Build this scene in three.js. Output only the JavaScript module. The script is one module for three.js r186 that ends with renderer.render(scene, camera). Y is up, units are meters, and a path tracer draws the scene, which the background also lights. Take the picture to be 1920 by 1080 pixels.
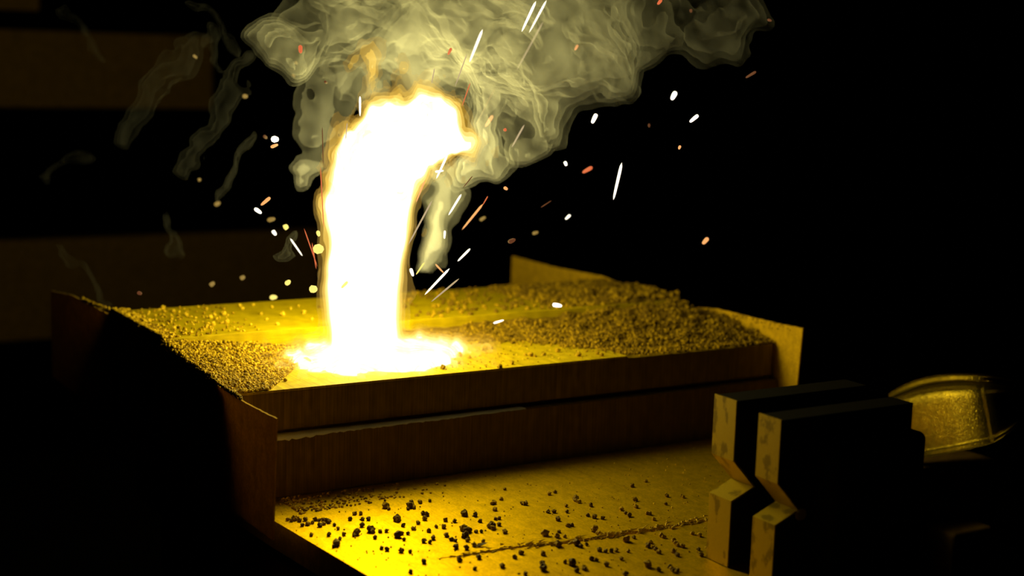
import * as THREE from 'three';
import { RoundedBoxGeometry } from 'three/addons/geometries/RoundedBoxGeometry.js';
import { mergeGeometries, mergeVertices } from 'three/addons/utils/BufferGeometryUtils.js';
import { createNoise3D } from 'simplex-noise';

// ---------- camera, light, exposure ----------
const scene = new THREE.Scene();
scene.background = new THREE.Color(0x000000);
const camera = new THREE.PerspectiveCamera(21.794, 16 / 9, 0.01, 20);
camera.position.set(-0.23488, 0.14833, 0.59367);
camera.rotation.order = 'YXZ';
camera.rotation.set(-0.15605, -0.55683, 0.03171);
camera.focus = 0.65;
camera.userData.fStop = 8;
const renderer = new THREE.WebGLRenderer({ antialias: true });
renderer.toneMapping = THREE.LinearToneMapping;
renderer.toneMappingExposure = 1.0;
renderer.shadowMap.enabled = true;
renderer.shadowMap.type = THREE.PCFSoftShadowMap;

// The only light of the place is the fire: three lamps inside the burning column.
const FIRE_COLOR = new THREE.Color().setRGB(1, 0.86, 0.22);
const FIRE_LIGHTS = [ // along the flame's axis: [right, up, towards the viewer], intensity, radius in 2 cm
  [[0.000, 0.026, 0.004], 0.016, 0.6],
  [[0.000, 0.062, 0.000], 0.037, 0.8],
  [[0.012, 0.098, 0.000], 0.037, 0.8],
];
const FIRE_AT = new THREE.Vector3(0.0819, 0, -0.0449), FIRE_TURN = -0.55683; // base of the flame; its frame is turned about y
const frame = new THREE.Matrix4().makeRotationY(FIRE_TURN).setPosition(FIRE_AT);

const SPARKS = [[0.1309,0.1714,0.0187,0.1232,0.1575,0.0197,1.19,"w"],[0.1484,0.1729,0.0004,0.1437,0.1576,-0.0066,0.99,"w"],[0.1728,0.1641,-0.0397,0.163,0.1393,-0.048,0.8,"t"],[0.128,0.1587,-0.0227,0.1267,0.143,-0.0321,1.26,"w"],[0.1057,0.1473,0.002,0.0974,0.1323,0.0063,0.48,"t"],[0.0892,0.1494,0.0167,0.0901,0.1464,0.0123,1.17,"r"],[0.1689,0.1527,-0.0029,0.1636,0.1504,0.0028,1.26,"o"],[0.173,0.1733,0.0555,0.1684,0.1712,0.0591,1.41,"r"],[0.2139,0.1713,0.0247,0.2143,0.1696,0.0248,1.26,"d"],[0.2205,0.1433,0.0664,0.2212,0.1402,0.0585,1.22,"d"],[0.1984,0.1327,0.0363,0.1991,0.1288,0.0325,2.24,"w"],[0.1862,0.1235,0.0689,0.1875,0.12,0.0615,1.67,"w"],[0.163,0.1215,0.0233,0.1581,0.1175,0.0272,1.96,"w"],[0.2112,0.1156,-0.0002,0.2075,0.1146,0.0049,1.05,"d"],[0.1802,0.1095,0.0647,0.1846,0.1078,0.0584,1.19,"o"],[0.1681,0.1002,0.0379,0.17,0.0822,0.0298,1.23,"w"],[0.1592,0.0982,0.0043,0.1605,0.0961,0.0039,1.52,"w"],[0.1871,0.0939,-0.0127,0.1845,0.0906,-0.0176,1.84,"r"],[0.119,0.0877,0.0161,0.1216,0.0867,0.0142,1.45,"o"],[0.1832,0.0689,-0.025,0.1795,0.067,-0.0236,1.33,"w"],[0.2235,0.0628,0.0344,0.2186,0.0607,0.037,2.05,"o"],[0.1431,0.1178,-0.0362,0.1416,0.1119,-0.0406,1.57,"o"],[0.1193,0.1143,0.0137,0.12,0.1131,0.0143,1.45,"r"],[0.1415,0.115,-0.0045,0.1389,0.1038,-0.0111,0.76,"t"],[0.0651,0.1267,-0.0236,0.0622,0.1179,-0.0173,0.96,"w"],[0.0981,0.1016,-0.0002,0.0913,0.091,0.0021,0.97,"w"],[0.0905,0.0942,0.0024,0.0902,0.0954,0.0108,0.96,"w"],[0.1003,0.0846,0.0096,0.0921,0.0755,0.0127,0.96,"w"],[0.1234,0.0776,-0.0099,0.1173,0.0644,-0.0187,1.01,"o"],[0.1175,0.0827,0.0041,0.1141,0.0787,0.0053,0.49,"r"],[0.084,0.0826,0.0123,0.0754,0.0619,0.0063,0.71,"t"],[0.1053,0.0597,0.0103,0.0994,0.0539,0.0092,0.97,"w"],[0.0969,0.0672,0.0012,0.0953,0.0637,0.0038,0.97,"w"],[0.0914,0.0521,0.0163,0.083,0.0393,0.0087,0.96,"w"],[0.0924,0.0485,0.0234,0.0843,0.0367,0.0126,0.71,"t"],[0.0905,0.0525,0.0045,0.0915,0.0492,0.0108,0.72,"o"],[0.0808,0.0502,-0.001,0.0803,0.0471,0.0027,1.45,"w"],[0.0842,0.0537,0.0058,0.0777,0.049,0.0101,0.72,"y"],[0.1578,0.029,0.0003,0.1598,0.029,0.0057,2.05,"w"],[0.0282,0.0801,-0.0386,0.0267,0.0757,-0.0461,1.46,"o"],[0.0281,0.0731,-0.0566,0.0285,0.0716,-0.0498,1.73,"w"],[0.0463,0.0596,-0.0791,0.0475,0.0574,-0.0774,1.81,"w"],[0.0518,0.0566,-0.0704,0.0539,0.0492,-0.0604,0.77,"w"],[0.0392,0.0671,-0.0258,0.0452,0.0495,-0.024,0.48,"r"],[0.0457,0.0596,-0.0313,0.048,0.0471,-0.0314,0.49,"r"],[0.0427,0.0583,-0.0194,0.0414,0.0593,-0.012,4.3,"y"],[0.0356,0.0419,-0.0095,0.0388,0.0416,-0.0108,3.32,"y"],[0.0222,0.1075,-0.0215,0.0258,0.1072,-0.0252,2.82,"w"],[0.0278,0.1029,-0.0372,0.0326,0.1038,-0.0407,1.45,"o"],[0.041,0.1053,-0.0775,0.0447,0.1039,-0.0832,1.53,"d"],[0.0331,0.1483,-0.0178,0.0311,0.1453,-0.0128,1.85,"r"],[0.059,0.1215,-0.1491,0.0619,0.1212,-0.1519,2.23,"b"],[0.0359,0.1417,-0.1603,0.0395,0.1403,-0.1655,1.39,"b"],[0.0444,0.0753,-0.1776,0.0461,0.0758,-0.1775,1.72,"b"],[0.0576,0.0608,-0.1865,0.0613,0.0615,-0.1899,2.35,"b"],[0.0628,0.059,-0.1244,0.0632,0.0606,-0.1168,2.19,"b"],[0.0475,0.0619,-0.0682,0.0495,0.0631,-0.0678,2.55,"y"],[0.0424,0.0664,-0.0178,0.0405,0.0652,-0.0123,1.67,"y"],[0.0523,0.0273,-0.1358,0.0548,0.0285,-0.1362,2.23,"b"],[0.0403,0.0224,-0.1482,0.0422,0.0245,-0.147,2.24,"b"],[0.0411,0.0381,-0.0496,0.0411,0.0399,-0.0459,2.24,"y"],[0.0597,0.0206,-0.1126,0.0649,0.0197,-0.118,2.47,"y"],[0.0477,0.1329,-0.0237,0.0504,0.1321,-0.0274,1.19,"d"],[0.139,0.1431,-0.1327,0.1416,0.1417,-0.1364,1.73,"b"],[0.0734,0.14,-0.1157,0.0751,0.1392,-0.1175,1.35,"b"],[0.0847,0.1332,-0.1449,0.0843,0.1322,-0.1418,1.4,"b"],[0.2214,0.1665,0.0714,0.2179,0.1659,0.0776,1.19,"d"],[0.1836,0.0553,-0.0597,0.1873,0.056,-0.0604,1.67,"b"],[0.12,0.0632,0.0196,0.1247,0.064,0.0174,1.95,"d"],[0.1678,0.0598,-0.0874,0.1683,0.062,-0.0828,1.7,"b"],[0.148,0.0764,0.0021,0.1538,0.0796,0.0023,0.51,"d"],[0.0978,0.1347,0.0192,0.0985,0.1238,0.0111,0.47,"r"],[0.1544,0.1305,-0.0538,0.146,0.1103,-0.0585,0.54,"d"],[0.0876,0.1404,0.0049,0.084,0.1336,0.009,0.47,"t"],[0.0494,0.1126,-0.0297,0.0496,0.0951,-0.0285,0.48,"d"],[0.0441,0.0954,-0.0195,0.045,0.0674,-0.0171,0.48,"r"],[0.0512,0.1156,-0.0074,0.0505,0.1081,-0.0073,0.47,"t"],[0.0826,0.091,0.0076,0.0794,0.0808,0.0054,0.71,"o"],[0.0989,0.0938,0.0215,0.0974,0.0881,0.0159,0.47,"d"],[-0.0136,0.0293,-0.0998,-0.0132,0.0293,-0.0963,1.78,"d"],[0.1349,0.0185,-0.0165,0.1352,0.0217,-0.0071,1.03,"w"],[0.0535,0.0443,-0.0095,0.048,0.0425,-0.0043,1.19,"y"]];
const FLAME = [[-0.0105,-0.0034,0.02,0.0057],[0.002,-0.0022,0.02,0.0078],[0.0146,-0.001,0.02,0.0067],[0.0268,-0.0007,0.015,0.0046],[-0.0206,-0.0042,0.02,0.0031],[-0.0063,-0.004,0.035,0.0023],[0.0001,-0.0047,0,0.0142],[-0.0012,0.0084,0,0.0149],[-0.0021,0.0214,0,0.0154],[-0.0021,0.0344,0,0.0154],[-0.0013,0.0474,0,0.0153],[-0.001,0.0603,0,0.016],[-0.0022,0.073,0,0.0178],[-0.0014,0.0845,0,0.0172],[0.004,0.0961,0,0.0167],[0.0121,0.1059,0,0.0131],[0.0216,0.1132,0.004,0.0101],[0.0301,0.1144,0.008,0.007],[0.0365,0.1102,0.01,0.0055],[0.0411,0.107,0.012,0.0025],[0.0261,0.1209,0.006,0.0055],[0.0095,0.1134,0,0.0086],[-0.0037,0.1354,0,-0.001],[-0.0041,0.1413,0,-0.0013],[-0.0044,0.1478,0,-0.0017],[0.016,0.1286,0,-0.001],[0.0234,0.1318,0,-0.0015],[0.0118,0.1239,0,0.0005]];
const SMOKE = [[0.0747,0.1581,0,0.0262,1.35],[0.094,0.1609,0.015,0.0212,1.3],[0.1019,0.154,0.01,0.0145,1.2],[0.0486,0.163,-0.04,0.0237,0.7],[0.0216,0.1676,-0.05,0.0236,0.5],[-0.0046,0.1667,-0.045,0.0236,0.38],[-0.0214,0.1677,-0.01,0.0187,0.36],[0.0737,0.1898,0,0.0371,1.3],[0.0985,0.1882,0,0.0248,1.2],[0.0228,0.1944,-0.02,0.0371,0.5],[-0.0153,0.1907,-0.02,0.0272,0.38],[0.0602,0.1453,0,0.015,1.0],[0.0849,0.1437,0.015,0.0155,1.15],[-0.0335,0.1497,0.01,0.0087,0.55],[-0.0433,0.1465,0.01,0.0075,0.55],[0.0658,0.1244,0,0.0106,0.6],[0.0786,0.1175,0.005,0.0091,0.6],[0.0839,0.1085,0.005,0.0061,0.65],[0.0524,0.1007,-0.01,0.0101,0.5],[0.0603,0.0946,-0.01,0.0066,0.55],[0.045,0.091,-0.01,0.0066,0.45],[0.074,0.1038,0,0.0061,0.5],[0.0504,0.1221,-0.015,0.0151,0.45],[0.0335,0.0804,-0.045,0.0086,0.3],[0.0312,0.0667,-0.045,0.0091,0.36],[0.0304,0.0531,-0.045,0.0087,0.4],[0.0263,0.042,-0.045,0.0066,0.3],[-0.0255,0.1244,-0.03,0.01,0.3],[-0.029,0.1087,-0.03,0.0086,0.3],[-0.0319,0.0928,-0.03,0.0071,0.33],[-0.023,0.1374,-0.03,0.0125,0.33],[-0.0318,0.0809,-0.03,0.0056,0.28],[0.0007,0.1433,-0.05,0.0175,0.28],[0.0248,0.144,-0.05,0.0175,0.35],[-0.0099,0.1323,-0.05,0.0125,0.25],[0.1617,0.1645,0,0.0149,0.36],[0.1395,0.1601,0,0.0112,0.33],[0.1248,0.1548,0,0.0112,0.4],[0.1789,0.1687,0,0.0099,0.3]];
const WISPS = [[[-0.0614,0.144,-0.03,0.0021],[-0.0692,0.1295,-0.03,0.0026],[-0.077,0.1163,-0.03,0.0029],[-0.0849,0.1011,-0.03,0.0032],[-0.0942,0.0856,-0.03,0.0034]],[[-0.0603,0.1043,-0.02,0.0013],[-0.0647,0.0938,-0.02,0.0016],[-0.0706,0.0832,-0.02,0.0018],[-0.0758,0.0712,-0.02,0.0018]],[[-0.0904,0.1483,-0.04,0.0042],[-0.1015,0.1375,-0.04,0.0058],[-0.1095,0.1267,-0.04,0.0058],[-0.1197,0.1119,-0.04,0.0064],[-0.1257,0.1003,-0.04,0.0043]],[[-0.1473,0.0877,-0.05,0.0019],[-0.1609,0.0895,-0.05,0.0019],[-0.167,0.079,-0.05,0.0022]],[[-0.1563,0.1666,-0.03,0.0016],[-0.1499,0.1566,-0.03,0.0018],[-0.1435,0.1478,-0.03,0.0018],[-0.1371,0.1385,-0.03,0.0016]],[[-0.107,0.0653,-0.03,0.0016],[-0.1059,0.056,-0.03,0.0016],[-0.1009,0.0476,-0.03,0.0016],[-0.0964,0.0439,-0.03,0.0013]],[[-0.1572,0.0463,-0.02,0.0013],[-0.15,0.0359,-0.02,0.0013],[-0.1383,0.0269,-0.02,0.0013],[-0.1265,0.0187,-0.02,0.0011]],[[-0.0815,0.1536,-0.03,0.0021],[-0.0797,0.1447,-0.03,0.0016],[-0.0771,0.137,-0.03,0.0013],[-0.0737,0.132,-0.03,0.001]],[[-0.0943,0.1682,-0.02,0.0015],[-0.0867,0.1634,-0.02,0.0015],[-0.079,0.1586,-0.02,0.0013],[-0.0687,0.1501,-0.02,0.0013],[-0.0635,0.1414,-0.02,0.0013]],[[-0.0401,0.0475,0.01,0.0013],[-0.0363,0.0492,0.01,0.0018],[-0.0313,0.0529,0.01,0.0015],[-0.0352,0.0586,0.01,0.001]]];
const BASE_GRIT = [[0.0073,0.0566,0.8],[0.0136,0.0597,0.86],[0.0194,0.0617,0.79],[0.0204,0.054,0.72],[0.0212,0.0489,0.71],[0.018,0.0456,0.79],[0.0155,0.0472,1.0],[0.0142,0.0422,0.76],[0.0117,0.0431,0.94],[0.0091,0.0435,0.79],[0.0156,0.0662,0.72],[0.0113,0.0717,1.45],[0.0095,0.0735,0.77],[0.0125,0.0709,0.94],[0.0303,0.0448,0.88],[0.0352,0.039,0.89],[0.0375,0.0401,0.86],[0.0349,0.0473,0.8],[0.0371,0.0484,0.87],[0.031,0.0548,1.02],[0.0245,0.0631,1.45],[0.0226,0.0644,0.77],[0.0313,0.0622,1.45],[0.0312,0.0641,0.96],[0.029,0.0709,0.79],[0.0342,0.065,0.77],[0.0369,0.0655,0.81],[0.0513,0.036,1.45],[0.0513,0.0392,0.73],[0.0477,0.0542,1.45],[0.0382,0.0735,1.45],[0.0473,0.0555,1.03],[0.0463,0.0623,0.83],[0.0433,0.0723,0.76],[0.0384,0.0783,0.7],[0.0411,0.0713,0.72],[0.0481,0.0676,0.78],[0.0534,0.062,0.85],[0.0613,0.0517,0.91],[0.0585,0.0586,1.04],[0.0621,0.0537,1.01],[0.0253,0.084,0.78],[0.0264,0.0864,0.91],[0.0307,0.0906,1.02],[0.0336,0.0926,0.74],[0.0327,0.1058,1.0],[0.0229,0.1132,0.84],[0.0444,0.084,0.97],[0.046,0.0861,0.81],[0.0496,0.0824,0.92],[0.0525,0.0732,0.88],[0.058,0.0695,0.74],[0.0604,0.0716,0.97],[0.0563,0.0815,0.99],[0.0656,0.0638,0.87],[0.0684,0.0667,0.84],[0.0766,0.0607,1.45],[0.0803,0.0635,1.03],[0.0781,0.0714,0.83],[0.0786,0.0796,1.45],[0.0968,0.0517,1.01],[0.0955,0.0521,0.85],[0.1026,0.048,0.83],[0.092,0.0605,0.83],[0.1078,0.057,0.72],[0.1078,0.0586,0.8],[0.0874,0.0715,0.78],[0.0857,0.0713,0.72],[0.0829,0.0788,0.89],[0.0797,0.0888,0.85],[0.0716,0.0834,0.71],[0.0697,0.0825,0.75],[0.0662,0.0779,1.45],[0.0661,0.0807,1.45],[0.0678,0.0801,1.02],[0.0625,0.086,1.45],[0.0624,0.0887,0.75],[0.0608,0.0907,0.83],[0.0524,0.0961,1.03],[0.0564,0.0886,0.74],[0.0556,0.0868,0.84],[0.0602,0.0972,0.98],[0.062,0.0981,0.71],[0.0659,0.0946,0.72],[0.0555,0.099,1.03],[0.0572,0.1236,0.94],[0.0466,0.121,0.79],[0.0719,0.1137,0.87],[0.0672,0.1166,0.79],[0.0544,0.1107,1.01],[0.0461,0.1099,1.03],[0.0727,0.0368,0.72],[0.0609,0.0407,1.45],[0.063,0.0385,0.88],[0.0588,0.0428,0.76],[0.0618,0.0427,0.84],[0.064,0.0358,0.96],[0.0679,0.0367,0.95],[0.0066,0.0341,0.77],[0.0075,0.036,0.82],[0.0095,0.0355,0.85],[0.0105,0.0375,0.84],[0.0132,0.0373,0.94],[0.0093,0.0339,0.98],[0.0111,0.0339,0.82],[0.0169,0.0391,0.85],[0.0182,0.0403,0.72],[0.0199,0.0406,0.83],[0.0201,0.043,1.03],[0.0207,0.0445,0.88],[0.132,0.0638,1.45],[0.1315,0.0653,0.9],[0.1322,0.0623,0.91],[0.1315,0.0669,0.9],[0.1333,0.0736,0.98],[0.1231,0.0692,0.79],[0.1076,0.0579,0.81],[0.1085,0.059,1.01],[0.0922,0.06,0.87],[0.0785,0.0804,1.45],[0.0779,0.0822,1.04],[0.0792,0.0785,0.75],[0.0801,0.0881,0.97],[0.1113,0.073,0.87],[0.1136,0.0741,0.87],[0.1091,0.0842,1.01],[0.1187,0.0766,0.75],[0.1084,0.0928,0.88],[0.1102,0.0931,0.79],[0.124,0.0848,0.82],[0.1251,0.0884,0.99],[0.1276,0.0908,0.84],[0.1422,0.0842,0.97],[0.1409,0.089,0.7],[0.14,0.0931,1.05],[0.1561,0.0755,1.03],[0.1503,0.0841,0.94],[0.149,0.0938,0.77],[0.1498,0.0949,0.93],[0.1466,0.1019,0.77],[0.1728,0.0769,0.83],[0.165,0.0863,0.71],[0.1789,0.0798,0.72],[0.1788,0.0814,0.76],[0.1785,0.0536,0.76],[0.1677,0.0573,0.99],[0.1302,0.0496,0.79],[0.1261,0.051,0.99],[0.112,0.0358,0.7],[0.0934,0.0984,1.45],[0.1007,0.0977,0.72],[0.0993,0.1042,0.72],[0.0964,0.1027,1.03],[0.1148,0.1032,1.45],[0.1141,0.1072,0.99],[0.1192,0.1196,1.45],[0.1244,0.1179,0.71],[0.1228,0.1296,1.03],[0.1242,0.1317,0.78],[0.1235,0.134,0.79],[0.1224,0.1375,0.9],[0.1269,0.1262,0.77],[0.136,0.1208,1.04],[0.1359,0.123,0.83],[0.1369,0.1283,0.9],[0.1353,0.1317,0.9],[0.1345,0.134,0.8],[0.1356,0.1359,0.96],[0.1282,0.1396,1.05],[0.127,0.1437,0.91],[0.1391,0.1418,0.73],[0.1356,0.148,0.98],[0.1506,0.128,0.93],[0.1496,0.1247,0.87],[0.1022,0.1248,0.93],[0.1037,0.1269,0.79],[0.1081,0.1282,0.81],[0.1058,0.1279,0.88],[0.1119,0.131,0.72],[0.0933,0.1322,0.91],[0.0944,0.134,0.76],[0.1041,0.1371,0.79],[0.0946,0.1405,1.01],[0.0831,0.1335,1.45],[0.0804,0.1409,0.91],[0.0819,0.1304,0.79],[0.0844,0.1404,0.94],[0.07,0.1332,1.45],[0.0727,0.1283,1.05],[0.0793,0.1187,1.01],[0.0577,0.1233,0.98],[0.0673,0.1166,0.82],[0.0722,0.1139,0.9],[0.0906,0.1123,1.45],[0.0981,0.1147,1.45],[0.0982,0.1174,0.9],[0.1017,0.1165,0.73],[0.1085,0.1487,1.45],[0.1096,0.1543,0.94],[0.1155,0.1535,0.88],[0.1148,0.1556,0.88],[0.1141,0.1578,0.96],[0.1141,0.159,0.73],[0.1162,0.1576,0.77],[0.0949,0.1525,1.05],[0.0609,0.1348,0.8]];
const SLAB_GRIT = [[0.0483,-0.0418],[0.0521,-0.0441],[0.1461,-0.042],[0.1493,-0.0421],[0.1435,-0.0401],[0.1582,-0.0182],[0.1594,-0.0162],[0.1564,-0.0203],[0.1295,-0.0004],[0.1395,-0.0054],[0.1658,-0.0178],[0.1805,-0.0087],[0.1904,-0.0161],[0.1923,-0.0094],[0.1912,-0.0042],[0.2097,-0.0153],[0.1765,-0.0219],[0.1274,-0.0256],[0.1256,-0.0319],[0.1033,-0.0091],[0.1163,-0.0167],[0.0403,-0.0387],[0.0334,-0.029],[0.0258,-0.0142],[0.2305,-0.0067],[0.2427,-0.0091],[0.2552,-0.007],[0.2664,-0.0054],[0.2817,-0.0085],[0.2192,-0.0099],[0.2108,-0.0075]];
const BAR_GRIT = [[-0.0039,-0.1315],[-0.0037,-0.1219],[0.0,-0.1252],[0.0004,-0.114],[0.0021,-0.1102],[0.0087,-0.1201],[-0.0006,-0.0992],[0.0041,-0.1003],[0.0088,-0.0879],[0.0171,-0.0935],[0.0202,-0.0983],[0.0175,-0.1565],[0.0199,-0.1469],[0.0225,-0.1341],[0.0311,-0.1225],[0.0411,-0.1301],[0.0342,-0.1083],[0.0256,-0.1039],[0.0575,-0.1497],[0.0558,-0.1415],[0.0653,-0.1503],[0.0588,-0.1232],[0.0555,-0.1079],[0.072,-0.1406],[0.0425,-0.0971],[0.0312,-0.0863],[-0.0012,-0.1468],[-0.006,-0.1405],[0.0678,-0.1163],[0.0792,-0.1324],[0.0864,-0.1385],[0.0805,-0.118],[0.0767,-0.0994],[0.0547,-0.0922],[0.083,-0.0777]];
const CRACK = [[0.0409,0.1037],[0.0534,0.105],[0.0681,0.1052],[0.0825,0.1065],[0.0956,0.11],[0.1113,0.1102],[0.1319,0.1119],[0.1515,0.112],[0.1677,0.1117]];
const SCOOP = [[[0.35,-0.0255,0.04],[0.35,-0.0527,0.0496]],[[0.35,-0.0188,0.0501],[0.35,-0.0498,0.0661]],[[0.351,-0.0124,0.0633],[0.351,-0.044,0.0809]],[[0.353,-0.0077,0.079],[0.353,-0.0386,0.0925]],[[0.358,-0.0059,0.0917],[0.358,-0.0335,0.1013]],[[0.37,-0.0079,0.0951],[0.37,-0.0271,0.1022]],[[0.392,-0.0135,0.0925],[0.392,-0.0229,0.0935]]];
// ---------- helpers ----------
let seedState = 12345;
const rnd = () => { seedState = (seedState + 0x6d2b79f5) | 0; let t = Math.imul(seedState ^ (seedState >>> 15), 1 | seedState); t = (t + Math.imul(t ^ (t >>> 7), 61 | t)) ^ t; return ((t ^ (t >>> 14)) >>> 0) / 4294967296; };
const between = (a, b) => a + (b - a) * rnd();
const noise3 = createNoise3D(rnd);
const smooth = (a, b, x) => { const t = Math.min(1, Math.max(0, (x - a) / (b - a))); return t * t * (3 - 2 * t); };
const fbm = (x, y, z, n) => { let s = 0, a = 0.5, k = 1; for (let i = 0; i < n; i++, a *= 0.5, k *= 2.03) s += a * noise3(x * k, y * k, z * k); return s; };
function table(pts, x) { // piecewise linear
  if (x <= pts[0][0]) return pts[0][1];
  for (let i = 1; i < pts.length; i++) if (x <= pts[i][0]) { const [a, b] = [pts[i - 1], pts[i]]; return a[1] + (b[1] - a[1]) * (x - a[0]) / (b[0] - a[0]); }
  return pts[pts.length - 1][1];
}
const taken = new Map();
function numbered(name) { const n = taken.get(name) ?? 0; taken.set(name, n + 1); return n ? name + '_' + String(n).padStart(3, '0') : name; }
function lit(o) { o.castShadow = true; o.receiveShadow = true; return o; }
function tag(o, label, category, group, kind) {
  o.userData.label = label; o.userData.category = category;
  if (group) o.userData.group = group;
  if (kind) o.userData.kind = kind;
  return o;
}
function thing(name, position = [0, 0, 0]) { const g = new THREE.Group(); g.name = numbered(name); g.position.set(...position); scene.add(g); return g; }
function part(name, geometry, material, parent) { const m = lit(new THREE.Mesh(geometry, material)); m.name = parent === scene ? numbered(name) : name; parent.add(m); return m; }
function metreUV(g) { // uv in metres from the side that each face looks to
  g = g.index ? g.toNonIndexed() : g;
  const p = g.attributes.position, n = g.attributes.normal, uv = new Float32Array(p.count * 2);
  for (let i = 0; i < p.count; i++) {
    const ax = Math.abs(n.getX(i)), ay = Math.abs(n.getY(i)), az = Math.abs(n.getZ(i));
    const [u, v] = ay >= ax && ay >= az ? [p.getX(i), p.getZ(i)] : ax >= az ? [p.getZ(i), p.getY(i)] : [p.getX(i), p.getY(i)];
    uv[2 * i] = u; uv[2 * i + 1] = v;
  }
  g.setAttribute('uv', new THREE.BufferAttribute(uv, 2));
  return g;
}
function slab(x0, x1, y0, y1, z0, z1, r = 0.0004) {
  const g = new RoundedBoxGeometry(x1 - x0, y1 - y0, z1 - z0, 2, r);
  g.translate((x0 + x1) / 2, (y0 + y1) / 2, (z0 + z1) / 2);
  return metreUV(g);
}
function extrudeXY(points, z0, z1, bevel = 0.0003) {
  const s = new THREE.Shape(points.map(([x, y]) => new THREE.Vector2(x, y)));
  const g = new THREE.ExtrudeGeometry(s, { depth: z1 - z0 - 2 * bevel, bevelEnabled: bevel > 0, bevelThickness: bevel, bevelSize: bevel, bevelOffset: -bevel, bevelSegments: 2 });
  g.translate(0, 0, z0 + bevel);
  return metreUV(g);
}
function texture(size, repeat, f, srgb = true) { // f(u, v) in 0..1 -> [r, g, b] or a number
  const d = new Uint8Array(size * size * 4);
  for (let y = 0; y < size; y++) for (let x = 0; x < size; x++) {
    const c = f(x / size, y / size), o = (y * size + x) * 4;
    for (let k = 0; k < 3; k++) d[o + k] = 255 * Math.min(1, Math.max(0, Array.isArray(c) ? c[k] : c));
    d[o + 3] = 255;
  }
  const t = new THREE.DataTexture(d, size, size);
  t.wrapS = t.wrapT = THREE.RepeatWrapping; t.magFilter = THREE.LinearFilter; t.minFilter = THREE.LinearMipmapLinearFilter; t.generateMipmaps = true;
  t.repeat.set(repeat, repeat); if (srgb) t.colorSpace = THREE.SRGBColorSpace; t.needsUpdate = true;
  return t;
}
const wrapNoise = (u, v, ku, kv, z) => { // tiles over the unit square
  const a = u * Math.PI * 2, b = v * Math.PI * 2;
  return 0.5 * (noise3(Math.cos(a) * ku + 7, Math.sin(a) * ku, Math.cos(b) * kv + z) + noise3(Math.sin(b) * kv + z, Math.cos(a) * ku + 3, Math.sin(a) * ku - 5));
};

// ---------- materials ----------
const speckle = texture(512, 9, (u, v) => 0.84 + 0.10 * wrapNoise(u, v, 14, 14, 1) + 0.07 * wrapNoise(u, v, 3, 3, 5) + 0.05 * (rnd() - 0.5));
const fibres = texture(512, 6, (u, v) => 0.82 + 0.10 * wrapNoise(u, v, 1.6, 26, 2) + 0.07 * wrapNoise(u, v, 4, 4, 9) + 0.05 * (rnd() - 0.5));
const sawn = texture(512, 7, (u, v) => 0.78 + 0.14 * wrapNoise(u, v, 30, 0.8, 3) + 0.08 * wrapNoise(u, v, 4, 3, 8) + 0.04 * (rnd() - 0.5));
const sawnBump = texture(512, 7, (u, v) => 0.5 + 0.4 * wrapNoise(u, v, 34, 0.7, 3) + 0.1 * (rnd() - 0.5), false);
const fineBump = texture(512, 14, (u, v) => 0.5 + 0.3 * wrapNoise(u, v, 20, 20, 4) + 0.25 * (rnd() - 0.5), false);
const blotch = texture(512, 14, (u, v) => { const d = smooth(0.15, 0.55, wrapNoise(u, v, 1.6, 1.6, 6) + 0.25 * wrapNoise(u, v, 7, 7, 2)); return 0.92 - 0.25 * d + 0.06 * (rnd() - 0.5); });
const dark = (r, g, b) => new THREE.Color().setRGB(r, g, b);
const std = (o) => new THREE.MeshStandardMaterial(o);
const warm = dark(1, 0.66, 0.03); // what these brown and ochre surfaces mirror comes back in their own hue
const phys = (o) => new THREE.MeshPhysicalMaterial({ specularColor: warm, specularIntensity: 0.5, ...o });
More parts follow.
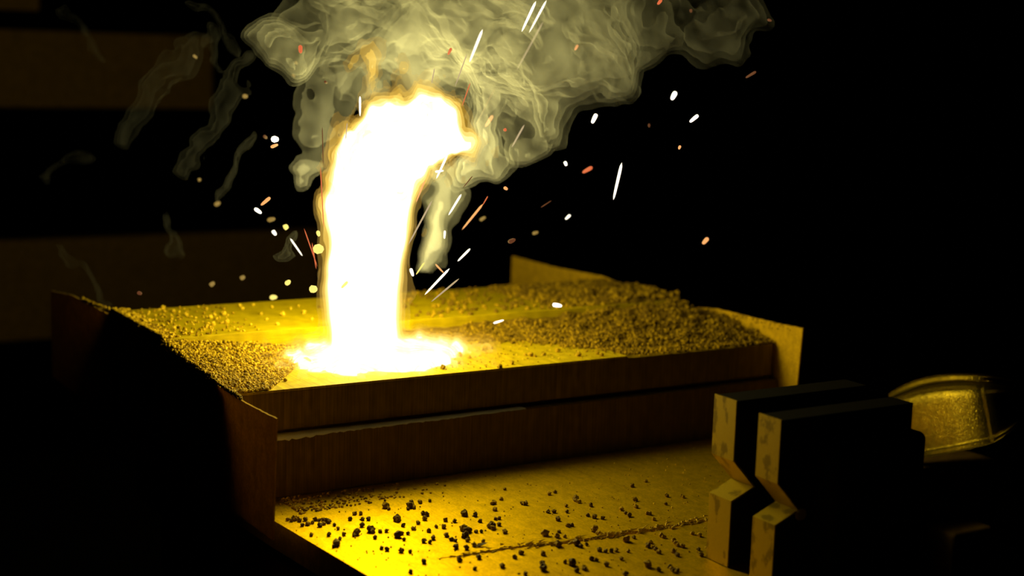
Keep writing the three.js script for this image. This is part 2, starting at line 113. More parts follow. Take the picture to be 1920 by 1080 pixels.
const M = {
  floor: phys({ name: 'concrete', color: dark(0.16, 0.14, 0.11), roughness: 0.95, specularIntensity: 0.1, map: speckle }),
  board: phys({ name: 'brass_sheet', color: dark(0.92, 0.60, 0.01), roughness: 0.5, metalness: 0.93, map: speckle, bumpMap: fineBump, bumpScale: 0.00012 }),
  block: phys({ name: 'brown_block', color: dark(0.27, 0.165, 0.004), roughness: 0.75, map: sawn, bumpMap: sawnBump, bumpScale: 0.0002 }),
  timber: phys({ name: 'brown_timber', color: dark(0.33, 0.21, 0.004), roughness: 0.7, map: sawn, bumpMap: sawnBump, bumpScale: 0.0002 }),
  plate: phys({ name: 'ochre_sheet', color: dark(0.72, 0.52, 0.008), roughness: 0.6, map: sawn, bumpMap: sawnBump, bumpScale: 0.0002 }),
  bar: phys({ name: 'olive_bar', color: dark(0.58, 0.42, 0.004), roughness: 0.55, map: fibres, bumpMap: fineBump, bumpScale: 0.0001 }),
  card: new THREE.MeshPhysicalMaterial({ name: 'brown_card', color: dark(0.80, 0.48, 0.006), roughness: 1, transmission: 0.22, thickness: 0, map: speckle, specularIntensity: 0.2, side: THREE.DoubleSide }),
  paper: std({ name: 'torn_paper', color: dark(0.75, 0.66, 0.42), roughness: 0.9, side: THREE.DoubleSide }),
  grit: phys({ name: 'grit', color: dark(0.34, 0.21, 0.008), roughness: 0.7 }),
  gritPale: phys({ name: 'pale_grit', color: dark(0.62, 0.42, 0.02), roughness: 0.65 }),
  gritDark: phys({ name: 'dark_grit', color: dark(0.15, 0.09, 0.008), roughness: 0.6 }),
  rust: std({ name: 'rusty_slag', color: dark(0.42, 0.14, 0.01), roughness: 0.8 }),
  splinter: phys({ name: 'splinter', color: dark(0.62, 0.44, 0.05), roughness: 0.6 }),
  blackPaint: phys({ name: 'black_paint', color: dark(0.012, 0.011, 0.009), roughness: 0.8, specularIntensity: 0.1 }),
  steel: phys({ name: 'machined_steel', color: dark(0.48, 0.33, 0.010), roughness: 0.45, metalness: 0.35, map: blotch, bumpMap: fineBump, bumpScale: 0.0001 }),
  cast: std({ name: 'cast_metal', color: dark(0.50, 0.35, 0.02), roughness: 0.27, metalness: 0.92, map: speckle, bumpMap: fineBump, bumpScale: 0.00025 }),
  rack: phys({ name: 'brown_wood', color: dark(0.26, 0.15, 0.03), specularIntensity: 0.1, roughness: 0.85, map: fibres }),
};

// ---------- the bench and what stands on it ----------
const floor = part('floor', slab(-2.5, 3.5, -0.88, -0.85, -3, 2.5, 0.002), M.floor, scene);
floor.userData.kind = 'structure'; tag(floor, 'dark unlit floor far below the workbench', 'floor', null, 'structure');
{
  const bench = thing('workbench', [0.2, -0.85, 0]);
  tag(bench, 'narrow wooden workbench under the burning tray', 'workbench', null, 'structure');
  const s = new THREE.Shape([[0.004, -0.16], [0.402, -0.16], [0.402, 0.072], [0.34, 0.060], [0.25, 0.068], [0.175, 0.115], [0.168, 0.25], [0.022, 0.25], [0.008, 0.05]].map(([x, z]) => new THREE.Vector2(x - 0.2, -z)));
  const g = new THREE.ExtrudeGeometry(s, { depth: 0.03, bevelEnabled: false }); g.rotateX(-Math.PI / 2); g.translate(0, 0.76, 0);
  part('bench_top', metreUV(g), M.rack, bench);
  for (const [x, z] of [[0.03, -0.14], [0.37, -0.14], [0.04, 0.07], [0.37, 0.07]]) part('leg', slab(x - 0.215, x - 0.185, 0, 0.76, z - 0.015, z + 0.015, 0.002), M.rack, bench);
}

// base board with a ragged crack right through it
{
  const g = thing('base_board', [0, -0.06, 0]);
  tag(g, 'brassy base board strewn with dark grit, a splintered crack along it', 'board');
  const s = new THREE.Shape([[-0.010, -0.24], [0.0013, 0.0289], [0.0071, 0.109], [0.018, 0.26], [0.180, 0.26], [0.196, 0.10], [0.31, 0.05], [0.31, -0.24]].map(([x, z]) => new THREE.Vector2(x, -z)));
  const upper = [], lower = [], N = 70, c0 = CRACK[0][0], c1 = 0.185;
  for (let i = 0; i <= N; i++) {
    const x = c0 + (c1 - c0) * i / N, z = table(CRACK, Math.min(x, 0.1707)), w = (0.0004 + 0.0011 * smooth(0, 0.25, i / N)) * (0.6 + 0.6 * rnd()) * (i === 0 || i === N ? 0.2 : 1);
    upper.push(new THREE.Vector2(x, -(z - w))); lower.push(new THREE.Vector2(x, -(z + w)));
  }
  s.holes.push(new THREE.Path([...upper, ...lower.reverse()]));
  const bg = new THREE.ExtrudeGeometry(s, { depth: 0.012, bevelEnabled: false });
  bg.rotateX(-Math.PI / 2);
  part('board', metreUV(bg), M.board, g);
  const bits = [];
  for (let i = 0; i < 190; i++) {
    const x = between(c0, 0.183), z = table(CRACK, Math.min(x, 0.1707)), l = between(0.0015, 0.0065), big = 0.4 + smooth(c0, c0 + 0.03, x);
    const b = new THREE.ConeGeometry(between(0.00018, 0.00042) * big, l, 5); b.rotateZ(-Math.PI / 2);
    b.rotateZ(between(-0.25, 0.3)); b.rotateY(between(-0.35, 0.35) + 0.0); b.translate(x, 0.012 + between(0, 0.0009) * big, z + between(-0.0016, 0.0016) * big); bits.push(b);
  }
  part('splinters', mergeGeometries(bits), M.splinter, g).userData.kind = 'stuff';
  const chip = new THREE.OctahedronGeometry(0.0011, 0); chip.scale(3.2, 0.7, 0.9); chip.rotateZ(0.12); chip.translate(0.0625, 0.0128, 0.0985);
  part('bright_chip', chip, M.paper, g).userData.label = 'pale bare chip sticking up from the crack';
}
const L = 0.30;
// lower block
const lower = thing('lower_block', [0, -0.048, 0]);
tag(lower, 'brown block between the base board and the grit covered plate', 'block');
part('body', slab(-0.008, L + 0.0025, 0, 0.0275, -0.1625, 0.003, 0.0006), M.block, lower);
// ragged paper edge along its upper front edge
{
  const pos = [], idx = [], N = 90, wide = [[0, 0.0062], [0.008, 0.0058], [0.02, 0.003], [0.05, 0.0015], [0.11, 0.0011], [0.16, 0.0004]];
  for (let i = 0; i <= N; i++) {
    const x = -0.0075 + 0.15 * i / N, w = table(wide, x + 0.0075) * (0.75 + 0.5 * rnd());
    pos.push(x, 0.0278, -0.003, x, 0.0280, 0.003, x, 0.0280 - w * 0.12, 0.003 + w * 0.75, x, 0.0280 - w * 0.6, 0.0034 + w * 0.8);
    if (i < N) for (let k = 0; k < 3; k++) { const a = i * 4 + k; idx.push(a, a + 1, a + 4, a + 1, a + 5, a + 4); }
  }
  const g = new THREE.BufferGeometry(); g.setAttribute('position', new THREE.Float32BufferAttribute(pos, 3)); g.setIndex(idx); g.computeVertexNormals();
  part('paper_strip', g, M.paper, lower).userData.label = 'pale torn paper edge in the joint';
}
// plate that carries the fire
const plate = thing('top_plate', [0, -0.0205, 0]);
tag(plate, 'ochre plate that carries the fire, grit heaped at both ends', 'plate');
part('shim', slab(-0.0065, L - 0.0015, 0, 0.0022, -0.161, -0.004, 0.0003), M.block, plate);
{
  const edge = [[-0.008, 0.0022], [L, 0.0022], [L, 0.0193], [-0.008, 0.0193]];
  part('timber', extrudeXY(edge, -0.1625, 0, 0.0003), M.timber, plate);
  const end = []; for (let i = 0; i <= 12; i++) end.push([0.2035 + between(-0.0006, 0.0006), -0.1620 + 0.1620 * i / 12]);
  const sh = new THREE.Shape([[-0.008, 0.0002], [-0.008, -0.162], ...end.slice(0, -1), [0.2042, 0.0001], [0.12, 0.0003], [0.06, 0.0001]].map(([x, z]) => new THREE.Vector2(x, -z)));
  const sg = new THREE.ExtrudeGeometry(sh, { depth: 0.0011, bevelEnabled: false }); sg.rotateX(-Math.PI / 2); sg.translate(0, 0.01935, 0);
  part('cover_sheet', metreUV(sg), M.plate, plate).userData.label = 'thin ochre sheet covering the timber';
}
// bar at the back of the plate
const bar = thing('back_bar', [0, 0, 0]);
tag(bar, 'flat olive bar lying on the plate behind the fire', 'bar');
{
  part('bar', slab(-0.0075, L - 0.001, 0, 0.010, -0.1609, -0.0805, 0.0005), M.bar, bar);
}
// card sides
function cardSheet(name, label, x, profile, bottom) {
  const g = thing(name, [x, bottom, 0]);
  tag(g, label, 'card');
  const top = [];
  for (let i = 0; i < profile.length - 1; i++) {
    const [z0, y0] = profile[i], [z1, y1] = profile[i + 1], n = Math.max(1, Math.round(Math.abs(z1 - z0) / 0.003));
    for (let k = 0; k < n; k++) top.push([z0 + (z1 - z0) * k / n, y0 + (y1 - y0) * k / n + between(-0.00015, 0.00015)]);
  }
  top.push(profile[profile.length - 1]);
  const s = new THREE.Shape([[profile[0][0], bottom], ...top, [profile[profile.length - 1][0] - 0.003, bottom]].map(([z, y]) => new THREE.Vector2(z, y - bottom)));
  const e = new THREE.ExtrudeGeometry(s, { depth: 0.0008, bevelEnabled: false });
  e.rotateY(-Math.PI / 2); // shape x -> z, thickness towards -x
  part('sheet', metreUV(e), M.card, g);
  return g;
}
const CARD_TOP = [[-0.2767, 0.0031], [-0.2317, 0.0074], [-0.186, 0.0076], [-0.157, 0.0078], [-0.1265, 0.0074], [-0.082, 0.006], [-0.045, 0.0036], [-0.0113, 0.003], [0.0286, 0.0022], [0.058, 0.0029]];
cardSheet('side_card', 'thin translucent brown card standing along the grit heap beside the base board corner', -0.0082, CARD_TOP, -0.048);
cardSheet('side_card', 'thin brown card with a torn dip, standing at the plate end beside the vise', L + 0.0038, [[-0.2717, 0.0103], [-0.2181, 0.0100], [-0.1622, 0.0118], [-0.1496, 0.0105], [-0.1226, 0.0080], [-0.1075, 0.0060], [-0.0963, 0.0035], [-0.0868, 0.0016], [-0.077, 0.0042], [-0.0679, 0.0075], [-0.0508, 0.0094], [-0.0256, 0.0096], [0.0005, 0.0097], [0.0191, 0.0105]], -0.048);

// ---------- vise ----------
{
  const v = thing('bench_vise', [0.136, -0.048, 0]);
  tag(v, 'black vise with two notched bare metal jaw ends on the base board', 'vise');
  const Y = (y) => y + 0.048, X = (x) => x - 0.136;
  const jaw = (z0, z1, dy, topY) => {
    const left = [[0.1366, 0.0006 - 0.048], [0.1366, -0.0219 + dy], [0.1486, -0.0168 + dy], [0.1366, -0.0038 + dy], [0.1366, topY - 0.0003]];
    const body = [...left.map(([x, y]) => [X(x), Y(y)]), [X(0.205), Y(topY - 0.0003)], [X(0.205), Y(-0.0474)]];
    const j = part('jaw', extrudeXY(body.reverse(), z0, z1, 0.0004), M.blackPaint, v);
    const t = 0.0006, outer = [[0.136, -0.0476], [0.136, -0.0210 + dy], [0.1470, -0.0166 + dy], [0.136, -0.0050 + dy], [0.136, topY]];
    const inner = [[0.136 + t, -0.0476], [0.136 + t, -0.0216 + dy], [0.1482, -0.0168 + dy], [0.136 + t, -0.0042 + dy], [0.136 + t, topY]].reverse();
    const f = part('jaw_face', extrudeXY([...outer, ...inner].map(([x, y]) => [X(x), Y(y)]).reverse(), z0 - 0.0001, z1 + 0.0001, 0.00006), M.steel, j);
    f.userData.label = 'bare machined metal face with a cut notch';
    return j;
  };
  jaw(0.1505, 0.1635, 0, 0.0190);
  jaw(0.1768, 0.1890, -0.0022, 0.0172);
  part('body', slab(X(0.155), X(0.203), 0, 0.056, 0.140, 0.200, 0.003), M.blackPaint, v);
  const guide = new THREE.CylinderGeometry(0.005, 0.005, 0.05, 20); guide.rotateX(Math.PI / 2); guide.translate(X(0.19), 0.02, 0.165);
  part('guide_rod', guide, M.blackPaint, v);
  const head = new THREE.CylinderGeometry(0.0022, 0.0026, 0.0012, 24); head.rotateX(Math.PI / 2); head.translate(X(0.1485), Y(-0.0205), 0.1895);
  part('screw', head, M.steel, v);
}
// ---------- curved metal scoop behind the vise ----------
{
  const mid = SCOOP[3][1], o = [mid[0], -0.06, mid[2]];
  const g = thing('metal_scoop', o);
  tag(g, 'curved shiny metal scoop standing behind the black vise', 'scoop');
  const topC = new THREE.CatmullRomCurve3(SCOOP.map(([t]) => new THREE.Vector3(...t))), botC = new THREE.CatmullRomCurve3(SCOOP.map(([, b]) => new THREE.Vector3(...b)));
  const sheet = (v0, v1, out, thick, NU = 48, NV = 16) => { // closed shell between two heights of the loft, bulging by out(v)
    const pos = [], idx = [], row = 2 * (NV + 1);
    for (let i = 0; i <= NU; i++) {
      const u = i / NU, a = topC.getPoint(u), b = botC.getPoint(u), nrm = new THREE.Vector3(-1 + 0.7 * u, 0, 0.8 * u).normalize();
      for (let side = 0; side < 2; side++) for (let k = 0; k <= NV; k++) {
        const v = v0 + (v1 - v0) * k / NV, p = a.clone().lerp(b, v).addScaledVector(nrm, out(v) - side * thick);
        pos.push(p.x - o[0], p.y - o[1], p.z - o[2]);
      }
      if (i < NU) {
        const r = i * row, q = r + row;
        for (let k = 0; k < NV; k++) { idx.push(r + k, r + k + 1, q + k, r + k + 1, q + k + 1, q + k); const s = NV + 1; idx.push(r + s + k, q + s + k, r + s + k + 1, r + s + k + 1, q + s + k, q + s + k + 1); }
        for (const k of [0, NV]) idx.push(r + k, q + k, r + k + NV + 1, q + k, q + k + NV + 1, r + k + NV + 1);
      }
    }
    const gg = new THREE.BufferGeometry(); gg.setAttribute('position', new THREE.Float32BufferAttribute(pos, 3)); gg.setIndex(idx); gg.computeVertexNormals();
    return metreUV(gg);
  };
  part('bowl', sheet(0.06, 1, (v) => 0.007 * Math.sqrt(Math.max(0, 1 - Math.pow(1 - Math.min(1, (v - 0.06) / 0.22), 2))), 0.0012), M.cast, g);
  part('rim', sheet(-0.04, 0.06, () => 0.002, 0.004, 48, 4), M.cast, g).userData.label = 'dark rolled upper rim';
  part('lip', sheet(0.97, 1.06, () => 0.0085, 0.003, 48, 4), M.cast, g);
}
// ---------- dark rack in the background ----------
{
  const r = thing('wooden_rack', [0.15, -0.85, -1.0]);
  tag(r, 'dim brown wooden rack standing far behind the smoke', 'rack');
  const p = (x0, x1, y0, y1, z0, z1) => slab(x0 - 0.15, x1 - 0.15, y0 + 0.85, y1 + 0.85, z0 + 1.0, z1 + 1.0, 0.003);
  part('post', p(-0.08, -0.03, -0.85, 0.30, -1.06, -1.02), M.rack, r);
  part('post', p(0.43, 0.47, -0.85, -0.07, -1.06, -1.02), M.rack, r);
  part('rail', p(-0.12, 0.36, 0.076, 0.156, -1.02, -1.0), M.rack, r);
  part('rail', p(-0.12, 0.173, 0.175, 0.255, -1.02, -1.0), M.rack, r);
  part('plank', p(-0.12, 0.49, -0.17, -0.062, -1.02, -1.0), M.rack, r);
}

// ---------- grit ----------
const crumb = (k) => {
  const g = mergeVertices(new THREE.IcosahedronGeometry(1, 1).deleteAttribute('uv').deleteAttribute('normal')), p = g.attributes.position;
  for (let i = 0; i < p.count; i++) {
    const v = new THREE.Vector3().fromBufferAttribute(p, i), s = 1 + 0.42 * noise3(v.x * 1.3 + k * 9, v.y * 1.3, v.z * 1.3) + 0.15 * noise3(v.x * 3, v.y * 3 + k * 4, v.z * 3);
    v.multiplyScalar(s); p.setXYZ(i, v.x, v.y * 0.85, v.z);
  }
  g.computeVertexNormals();
  return g.toNonIndexed().deleteAttribute('normal') && (() => { const f = g.toNonIndexed(); f.computeVertexNormals(); return f; })();
};
const CRUMBS = [0, 1, 2, 3, 4, 5].map(crumb);
function grain(name, x, y, z, r, material, label, category, group) {
  const m = lit(new THREE.Mesh(CRUMBS[Math.floor(rnd() * 6)], material));
  m.name = numbered(name); m.scale.setScalar(r); m.rotation.set(between(0, 6), between(0, 6), between(0, 6)); m.position.set(x, y + r * 0.72, z);
  tag(m, label, category, group); scene.add(m);
  return m;
}
const heapTop = [[-0.161, 0.0108], [-0.1265, 0.0104], [-0.0805, 0.0092], [-0.045, 0.0062], [-0.0113, 0.0042], [-0.002, 0.0012]];
function heapA(x, z) { // heap against the card beside the base board's corner
  const t = table(heapTop, z), u = x + 0.008;
  if (z < -0.0805) return Math.max(0.0095, t - 0.02 * u);
  const w = 0.016 + 0.72 * -z, d = Math.max(0, 1 - u / w);
  return t * Math.pow(d, 0.8) * smooth(-0.0005, -0.008, z) + 0.0009 * fbm(x * 160, z * 160, 3, 3) * (d > 0 ? 1 : 0);
}
const heapFront = [[0.105, -0.079], [0.1185, -0.074], [0.142, -0.072], [0.178, -0.056], [0.192, -0.036], [0.205, -0.016], [0.26, -0.010], [0.3, -0.0025]];
const heapHigh = [[0.1, 0.001], [0.118, 0.0028], [0.16, 0.005], [0.2, 0.006], [0.24, 0.0095], [0.27, 0.0118], [0.3, 0.012]];
function heapB(x, z) { // heap at the plate end by the vise
  const f = table(heapFront, x), t = (f - z) / (f + 0.0805);
  if (z < -0.0805) return 0.0098 + 0.0035 * smooth(0.235, 0.275, x) * smooth(-0.15, -0.115, z) * (0.7 + 1.2 * fbm(x * 60, z * 60, 9, 2));
  return table(heapHigh, x) * Math.pow(Math.min(1, Math.max(0, t)), 0.6) * (0.85 + 0.7 * fbm(x * 70, z * 70, 1, 3)) - (t < 0 ? 0.002 : 0) + (x > 0.206 ? -0.0008 : 0);
}
function mound(x0, x1, z0, z1, h, drop) {
  const NX = 60, NZ = 60, pos = [], idx = [];
  for (let j = 0; j <= NZ; j++) for (let i = 0; i <= NX; i++) { const x = x0 + (x1 - x0) * i / NX, z = z0 + (z1 - z0) * j / NZ; pos.push(x, h(x, z) - drop, z); }
  for (let j = 0; j < NZ; j++) for (let i = 0; i < NX; i++) { const a = j * (NX + 1) + i, b = a + 1, c = a + NX + 1, d = c + 1; idx.push(a, c, b, b, c, d); }
  const g = new THREE.BufferGeometry(); g.setAttribute('position', new THREE.Float32BufferAttribute(pos, 3)); g.setIndex(idx); g.computeVertexNormals();
  return g;
}
const smallCrumbs = [0, 1, 2].map((k) => { const g = new THREE.IcosahedronGeometry(1, 0), p = g.attributes.position; for (let i = 0; i < p.count; i++) { const v = new THREE.Vector3().fromBufferAttribute(p, i); v.multiplyScalar(1 + 0.35 * noise3(v.x * 1.7 + 5 * k, v.y * 1.7, v.z * 1.7)); p.setXYZ(i, v.x, v.y, v.z); } g.computeVertexNormals(); return g; });
function scatter(name, label, spots, mound0, mats = [M.grit, M.gritPale, M.gritDark]) {
  const o = thing(name); tag(o, label, 'powder', null, 'stuff');
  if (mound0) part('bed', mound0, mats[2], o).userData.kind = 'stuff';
  const e = new THREE.Euler(), q = new THREE.Quaternion();
  for (let k = 0; k < 3; k++) {
    const mine = spots.filter((_, i) => i % 5 === k || (k < 2 && i % 5 === k + 3));
    const im = lit(new THREE.InstancedMesh(smallCrumbs[k], mats[k], mine.length)); im.name = 'grains'; im.userData.kind = 'stuff'; o.add(im);
    mine.forEach(([x, y, z, r], i) => im.setMatrixAt(i, new THREE.Matrix4().compose(new THREE.Vector3(x, y, z), q.setFromEuler(e.set(between(0, 6), between(0, 6), between(0, 6))), new THREE.Vector3(r * between(0.8, 1.2), r * between(0.8, 1.2), r * between(0.8, 1.2)))));
  }
  return o;
}
{ // first heap
  const spots = [];
  for (let i = 0; i < 10500; i++) {
    const z = -0.161 + 0.1605 * Math.pow(rnd(), 0.8), onBar = z < -0.0805, w = onBar ? 0.055 : 0.02 + 0.76 * -z, x = -0.008 + w * Math.pow(rnd(), onBar ? 4 : 1.1), y = heapA(x, z), r = between(0.00045, 0.00085);
    if (onBar && x > -0.001 && rnd() < 0.88) continue;
    if (!onBar && Math.hypot(x - FIRE_AT.x, z - FIRE_AT.z) < 0.034) continue;
    spots.push([x, Math.max(y, onBar ? 0.0103 : 0.0003) + between(-0.0002, 0.0006), z, r]);
  }
  for (let i = 0; i < 1000; i++) { const z = between(-0.215, 0.02); spots.push([-0.0086 + between(-0.0004, 0.0006), table(CARD_TOP, z) + between(0, 0.0012) + 0.0022 * smooth(0, -0.03, z) * smooth(-0.21, -0.17, z) * rnd(), z, between(0.0004, 0.0008)]); }
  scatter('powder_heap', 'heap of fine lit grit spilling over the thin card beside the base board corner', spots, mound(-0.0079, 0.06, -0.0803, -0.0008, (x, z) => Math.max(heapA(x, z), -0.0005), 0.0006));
}
{ // second heap
  const spots = [];
  for (let i = 0; i < 8500; i++) {
    const x = 0.11 + 0.1905 * Math.pow(rnd(), 0.8), f = table(heapFront, x), z = i % 8 ? -0.0805 + (f + 0.0805 + 0.004) * rnd() : f + between(0, 0.02) * rnd(), y = Math.max(heapB(x, z), x > 0.206 ? -0.0006 : 0.0003), r = between(0.0004, 0.0009);
    if (z < -0.0005) spots.push([x, y + between(-0.0003, 0.0007), z, r]);
  }
  for (let i = 0; i < 1500; i++) { const x = 0.3 - 0.085 * Math.pow(rnd(), 1.3), z = between(-0.16, -0.082); spots.push([x, Math.max(0.0102, heapB(x, z)) + between(-0.0002, 0.0006), z, between(0.0006, 0.0014)]); }
  for (let i = 0; i < 420; i++) { const x = 0.09 + 0.2 * Math.pow(rnd(), 0.7), z = between(-0.16, -0.082); spots.push([x, 0.0106, z, between(0.0006, 0.0015)]); }
  for (let i = 0; i < 160; i++) { const z = between(-0.13, 0.01); spots.push([0.3 + 0.0028, table([[-0.1226, 0.0080], [-0.1075, 0.0060], [-0.0868, 0.0016], [-0.0679, 0.0075], [-0.0256, 0.0096], [0.0191, 0.0105]], z) - between(0, 0.004), z, between(0.0003, 0.0006)]); }
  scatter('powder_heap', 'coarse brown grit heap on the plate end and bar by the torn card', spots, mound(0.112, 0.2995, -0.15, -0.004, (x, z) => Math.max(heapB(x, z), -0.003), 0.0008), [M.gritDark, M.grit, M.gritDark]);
}
{ // loose fine dust on the base board and the plate
  const spots = [];
  for (let i = 0; i < 420; i++) { const x = between(0.004, 0.24), z = between(0.006, 0.15); spots.push([x, -0.0478, z, between(0.0002, 0.00042)]); }
  for (let i = 0; i < 260; i++) { const x = 0.015 + 0.08 * rnd() * rnd(), z = between(0.005, 0.028); spots.push([x, -0.0477, z, between(0.0004, 0.0009)]); }
  for (let i = 0; i < 260; i++) { const x = between(0.1, 0.22), z = between(-0.06, -0.002); spots.push([x, x > 0.206 ? -0.001 : 0.0002, z, between(0.0002, 0.0005)]); }
  scatter('fine_grit', 'finest loose grit dusted over base board and plate', spots);
}
const baseLabel = (x, z, k) => (k > 1.4 ? 'large lump of dark grit' : k > 0.88 ? 'dark grit grain' : 'small dark grit grain') + ' on the base board ' + (Math.abs(z - table(CRACK, x)) < 0.008 ? 'at the splintered crack' : z > table(CRACK, x) ? 'before the splintered crack' : z < 0.035 ? 'in the shade of the brown block' : x < 0.05 ? 'near the board edge beside the card' : x > 0.12 ? 'behind the crack near the vise' : 'in the bright patch before the fire');
for (const [x, z, k] of BASE_GRIT) grain('grit_grain', x, -0.048, z, 0.00112 * k, rnd() < 0.5 ? M.gritDark : M.grit, baseLabel(x, z, k), 'grit grain', 'grit grains: ' + baseLabel(x, z, k));
SLAB_GRIT.forEach(([x, z], i) => {
  if (i === 0) grain('slag_chunk', x, 0, z, 0.0023, M.rust, 'rusty slag chunk on the plate beside the fire', 'slag');
  else grain('grit_grain', x, x > 0.206 ? -0.0012 : 0, z, between(0.0008, 0.0014), M.grit, 'loose grit grain near the front edge of the plate', 'grit grain', 'grit grains on the plate');
});
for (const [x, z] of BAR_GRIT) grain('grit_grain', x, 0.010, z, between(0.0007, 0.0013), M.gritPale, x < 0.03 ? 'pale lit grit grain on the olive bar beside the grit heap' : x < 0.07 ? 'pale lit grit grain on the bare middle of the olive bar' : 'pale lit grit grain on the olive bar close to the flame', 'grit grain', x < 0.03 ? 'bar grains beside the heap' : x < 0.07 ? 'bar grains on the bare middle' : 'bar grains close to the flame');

// ---------- surfaces of a field: naive surface nets ----------
function sample([a0, a1], [b0, b1], [c0, c1], step, f) {
  const n = [a0, b0, c0].map((lo, i) => Math.ceil(([a1, b1, c1][i] - lo) / step) + 1), d = new Float32Array(n[0] * n[1] * n[2]);
  for (let k = 0, o = 0; k < n[2]; k++) for (let j = 0; j < n[1]; j++) for (let i = 0; i < n[0]; i++, o++) d[o] = f(a0 + i * step, b0 + j * step, c0 + k * step);
  return { n, d, lo: [a0, b0, c0], step };
}
function surface({ n: [nx, ny, nz], d, lo, step }, level) { // inside where the field is above level
  const at = new Int32Array(nx * ny * nz).fill(-1), pos = [], idx = [], off = [0, 1, nx, nx + 1, nx * ny, nx * ny + 1, nx * ny + nx, nx * ny + nx + 1];
  const edges = [[0, 1], [0, 2], [0, 4], [1, 3], [1, 5], [2, 3], [2, 6], [3, 7], [4, 5], [4, 6], [5, 7], [6, 7]];
  for (let k = 0; k < nz - 1; k++) for (let j = 0; j < ny - 1; j++) for (let i = 0; i < nx - 1; i++) {
    const o = (k * ny + j) * nx + i;
    let mask = 0;
    for (let c = 0; c < 8; c++) if (d[o + off[c]] > level) mask |= 1 << c;
    if (mask === 0 || mask === 255) continue;
    let x = 0, y = 0, z = 0, m = 0;
    for (const [p, q] of edges) {
      if (((mask >> p) & 1) === ((mask >> q) & 1)) continue;
      const a = d[o + off[p]], t = (level - a) / (d[o + off[q]] - a);
      x += (p & 1) + t * ((q & 1) - (p & 1)); y += ((p >> 1) & 1) + t * (((q >> 1) & 1) - ((p >> 1) & 1)); z += (p >> 2) + t * ((q >> 2) - (p >> 2)); m++;
    }
    at[o] = pos.length / 3; pos.push(lo[0] + (i + x / m) * step, lo[1] + (j + y / m) * step, lo[2] + (k + z / m) * step);
  }
  const quad = (a, b, c, e, flip) => { if (a < 0 || b < 0 || c < 0 || e < 0) return; flip ? idx.push(a, c, b, b, c, e) : idx.push(a, b, c, b, e, c); };
  for (let k = 1; k < nz - 1; k++) for (let j = 1; j < ny - 1; j++) for (let i = 1; i < nx - 1; i++) {
    const o = (k * ny + j) * nx + i, s = d[o] > level;
    if (s !== d[o + 1] > level) quad(at[o - nx - nx * ny], at[o - nx * ny], at[o - nx], at[o], !s);
    if (s !== d[o + nx] > level) quad(at[o - 1 - nx * ny], at[o - nx * ny], at[o - 1], at[o], s);
    if (s !== d[o + nx * ny] > level) quad(at[o - 1 - nx], at[o - nx], at[o - 1], at[o], !s);
  }
  if (!idx.length) return null;
  const g = new THREE.BufferGeometry(); g.setAttribute('position', new THREE.Float32BufferAttribute(pos, 3)); g.setIndex(idx); g.computeVertexNormals();
  return g;
}

// ---------- the fire ----------
const fire = thing('flame', [0, 0, 0]);
tag(fire, 'tall white hot flame burning on the plate', 'flame');
fire.applyMatrix4(frame);
const flameField = sample([-0.052, 0.064], [-0.0016, 0.156], [-0.050, 0.066], 0.0011, (a, b, c) => {
  const up = Math.max(0, b), t = smooth(0.02, 0.11, b);
  const wa = a + (0.002 + 0.009 * t) * fbm(a * 24, b * 15, c * 24 + 4, 3), wb = b + (0.001 + 0.011 * t) * fbm(a * 28 + 9, b * 20, c * 28, 3), wc = c;
  let s = 0;
  for (const [fa, fb, fc, r] of FLAME) { const d = Math.hypot(wa - fa, wb - fb, (wc - fc) * 1.15) - r; s += Math.exp(-d / 0.0026); }
  const e = Math.hypot((a - 0.005) / 0.035, b / 0.006, (c + 0.002 + 0.25 * a) / 0.034), n = 0.55 * fbm(a * 55, 0.3, c * 55, 3);
  s += Math.exp(-((e - 1 - n) * 0.0075) / 0.0026); // burning layer spread over the plate
  const front = -0.0449 + 0.5285 * a + 0.8489 * c, d = 0.0026 * Math.log(s) - 5 * Math.max(0, front + 0.002); // minus the distance; it ends at the plate's front edge
  return d > 0 ? d : Math.min(d * 0.42, d * Math.min(2.2, 1 + (0.5 + 1.1 * t) * fbm(a * 60, b * 36 - 3, c * 60, 2)));
});
const flameSkin = (r, g, b, opacity) => new THREE.MeshStandardMaterial({ name: 'flame', color: 0x000000, roughness: 1, emissive: dark(r, g, b), emissiveIntensity: 1, transparent: true, opacity });
const px = 0.000257;
const core = surface(flameField, 0);
part('flame_core', core, new THREE.MeshStandardMaterial({ name: 'flame_white', color: 0x000000, roughness: 1, emissive: dark(1, 0.88, 0.5), emissiveIntensity: 6 }), fire).castShadow = false;
[[2, 2.0, 1.7, 1.0, 0.38], [5, 1.8, 1.25, 0.42, 0.29], [9, 1.45, 0.92, 0.14, 0.2], [14, 1.1, 0.62, 0.04, 0.12], [21, 0.8, 0.4, 0.02, 0.06]].forEach(([d, r, g, b, o]) => {
  const m = part('flame_mantle', surface(flameField, -d * px), flameSkin(r, g, b, o), fire); m.castShadow = false; m.userData.label = 'yellow fringe of the flame';
});
FIRE_LIGHTS.forEach(([at, intensity, size]) => {
  const l = new THREE.PointLight(FIRE_COLOR, intensity, 0, 2);
  l.name = 'fire_light'; l.position.set(...at); l.castShadow = true; l.shadow.radius = size; l.shadow.mapSize.set(1024, 1024); l.shadow.camera.near = 0.002; l.shadow.camera.far = 3; fire.add(l);
});

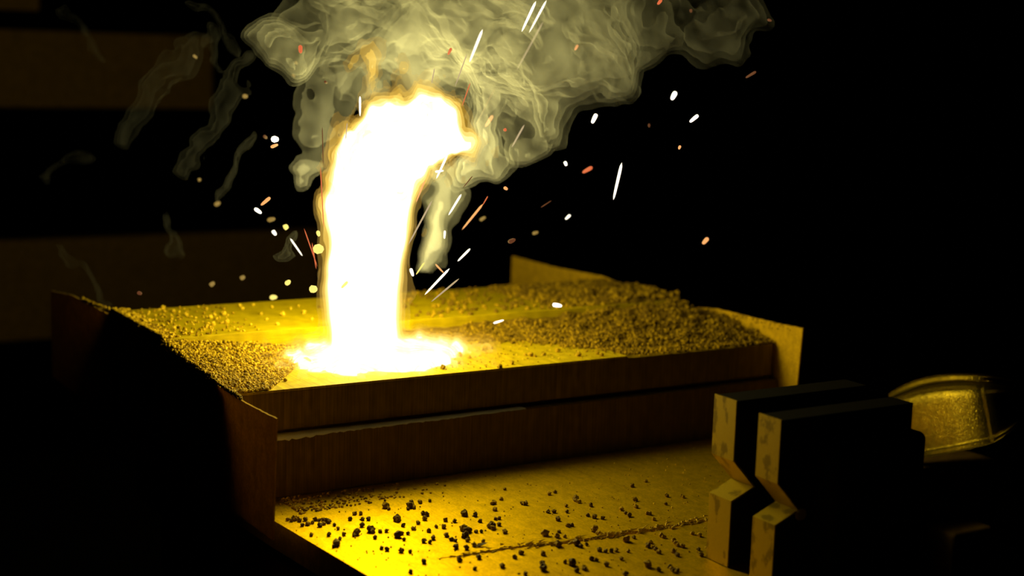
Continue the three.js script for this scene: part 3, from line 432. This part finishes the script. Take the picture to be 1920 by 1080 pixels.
// ---------- sparks ----------
const GLOW = { w: [[1, 0.90, 0.68], 2.2], t: [[1, 0.72, 0.42], 0.55], o: [[1, 0.42, 0.14], 1.1], r: [[1, 0.20, 0.07], 0.75], d: [[1, 0.32, 0.12], 0.13], y: [[1, 0.78, 0.18], 1.2], b: [[1, 0.62, 0.14], 0.30] };
const sparkMaterial = {};
for (const [k, [c, i]] of Object.entries(GLOW)) sparkMaterial[k] = std({ name: 'spark_' + k, color: 0x000000, roughness: 1, emissive: dark(...c), emissiveIntensity: i });
const SPARK_PLACE = (x, y, z) => y > 0.125 ? 'high in the smoke' : x > 0.165 ? 'out beyond the flame towards the torn card' : x < 0.045 ? 'on the rack side of the flame' : y < 0.04 ? 'low over the back bar' : 'close beside the flame';
const SPARK_LOOK = { w: 'white hot spark', t: 'thin tan spark', o: 'orange spark', r: 'red glowing spark', d: 'dull dying ember', y: 'bright yellow droplet', b: 'dim amber ember' };
const up = new THREE.Vector3(0, 1, 0);
for (const [x1, y1, z1, x2, y2, z2, w, k] of SPARKS) {
  const a = new THREE.Vector3(x1, y1, z1), b = new THREE.Vector3(x2, y2, z2), h = Math.max(a.distanceTo(b), w * 0.001) / 2, r = Math.min(w * 0.0005, h);
  const pts = [];
  for (let i = 0; i <= 10; i++) { const t = -1 + i / 5; pts.push(new THREE.Vector2(Math.max(1e-6, r * Math.pow(1 - Math.pow(Math.abs(t), 4), 0.5) * (1 + 0.18 * t)), t * h)); }
  const m = new THREE.Mesh(new THREE.LatheGeometry(pts, 8), sparkMaterial[k]);
  m.name = numbered(k === 'd' || k === 'b' ? 'ember' : 'spark'); m.position.copy(a).add(b).multiplyScalar(0.5); m.quaternion.setFromUnitVectors(up, a.clone().sub(b).normalize());
  const size = h * 2000 > 12 ? 'very long ' : h * 2000 > 7 ? 'long ' : h * 2000 > 3.5 ? 'short ' : 'tiny ', label = size + SPARK_LOOK[k] + ' flying ' + SPARK_PLACE(m.position.x, m.position.y, m.position.z);
  tag(m, label, k === 'd' || k === 'b' ? 'ember' : 'spark', label.replace('spark flying', 'sparks flying').replace('ember flying', 'embers flying').replace('droplet flying', 'droplets flying'));
  scene.add(m);
}

// ---------- smoke ----------
const haze = (opacity) => new THREE.MeshPhysicalMaterial({ name: 'smoke', color: dark(0.80, 0.82, 0.76), roughness: 1, specularIntensity: 0, transmission: 0.5, thickness: 0, transparent: true, opacity, side: THREE.DoubleSide });
const smoke = thing('smoke_plume'); tag(smoke, 'pale grey smoke billowing up around and above the flame', 'smoke', null, 'stuff'); smoke.applyMatrix4(frame);
const smokeField = sample([-0.075, 0.215], [0.035, 0.235], [-0.075, 0.055], 0.0017, (a, b, c) => {
  const q = 20, wa = a + 0.018 * fbm(a * q, b * q, c * q, 3), wb = b + 0.018 * fbm(a * q + 5, b * q + 2, c * q + 8, 3), wc = c + 0.012 * fbm(a * q - 4, b * q + 7, c * q, 2);
  let s = 0;
  for (const [sa, sb, sc, r, w] of SMOKE) { const x = (wa - sa) / r, y = (wb - sb) / r, z = (wc - sc) / (r * 0.85), e = x * x + y * y + z * z; if (e < 6) s += w * Math.exp(-e * 1.1); }
  return Math.min(s, 1.6) * (0.74 + 1.05 * fbm(wa * 22, wb * 19, wc * 22, 3));
});
[[0.08, 0.018], [0.15, 0.032], [0.25, 0.046], [0.39, 0.062], [0.60, 0.085]].forEach(([level, o]) => { const g = surface(smokeField, level); if (g) part('billow', g, haze(o * 0.9), smoke).userData.kind = 'stuff'; });
const wisps = thing('smoke_wisps'); tag(wisps, 'thin faint wisps of smoke drifting before the dark rack', 'smoke', null, 'stuff'); wisps.applyMatrix4(frame);
const segments = WISPS.flatMap((w) => w.slice(1).map((p, i) => [w[i], p]));
const wispField = sample([-0.185, -0.005], [0.015, 0.175], [-0.066, 0.02], 0.0013, (a, b, c) => {
  const q = 34, wa = a + 0.010 * fbm(a * q, b * q, c * q, 3), wb = b + 0.010 * fbm(a * q + 5, b * q, c * q + 3, 2);
  let s = 0;
  for (const [[a0, b0, c0, r0], [a1, b1, c1, r1]] of segments) {
    const dx = a1 - a0, dy = b1 - b0, dz = c1 - c0, t = Math.min(1, Math.max(0, ((wa - a0) * dx + (wb - b0) * dy + (c - c0) * dz) / (dx * dx + dy * dy + dz * dz))), r = r0 + (r1 - r0) * t;
    const e = ((wa - a0 - dx * t) ** 2 + (wb - b0 - dy * t) ** 2 + (c - c0 - dz * t) ** 2) / (r * r);
    if (e < 6) s = Math.max(s, Math.exp(-e));
  }
  return s * (0.8 + 0.7 * fbm(wa * 60, wb * 60, c * 60, 3));
});
[0.10, 0.34].forEach((level) => { const g = surface(wispField, level); if (g) part('wisp', g, haze(0.004), wisps).userData.kind = 'stuff'; });

renderer.render(scene, camera);
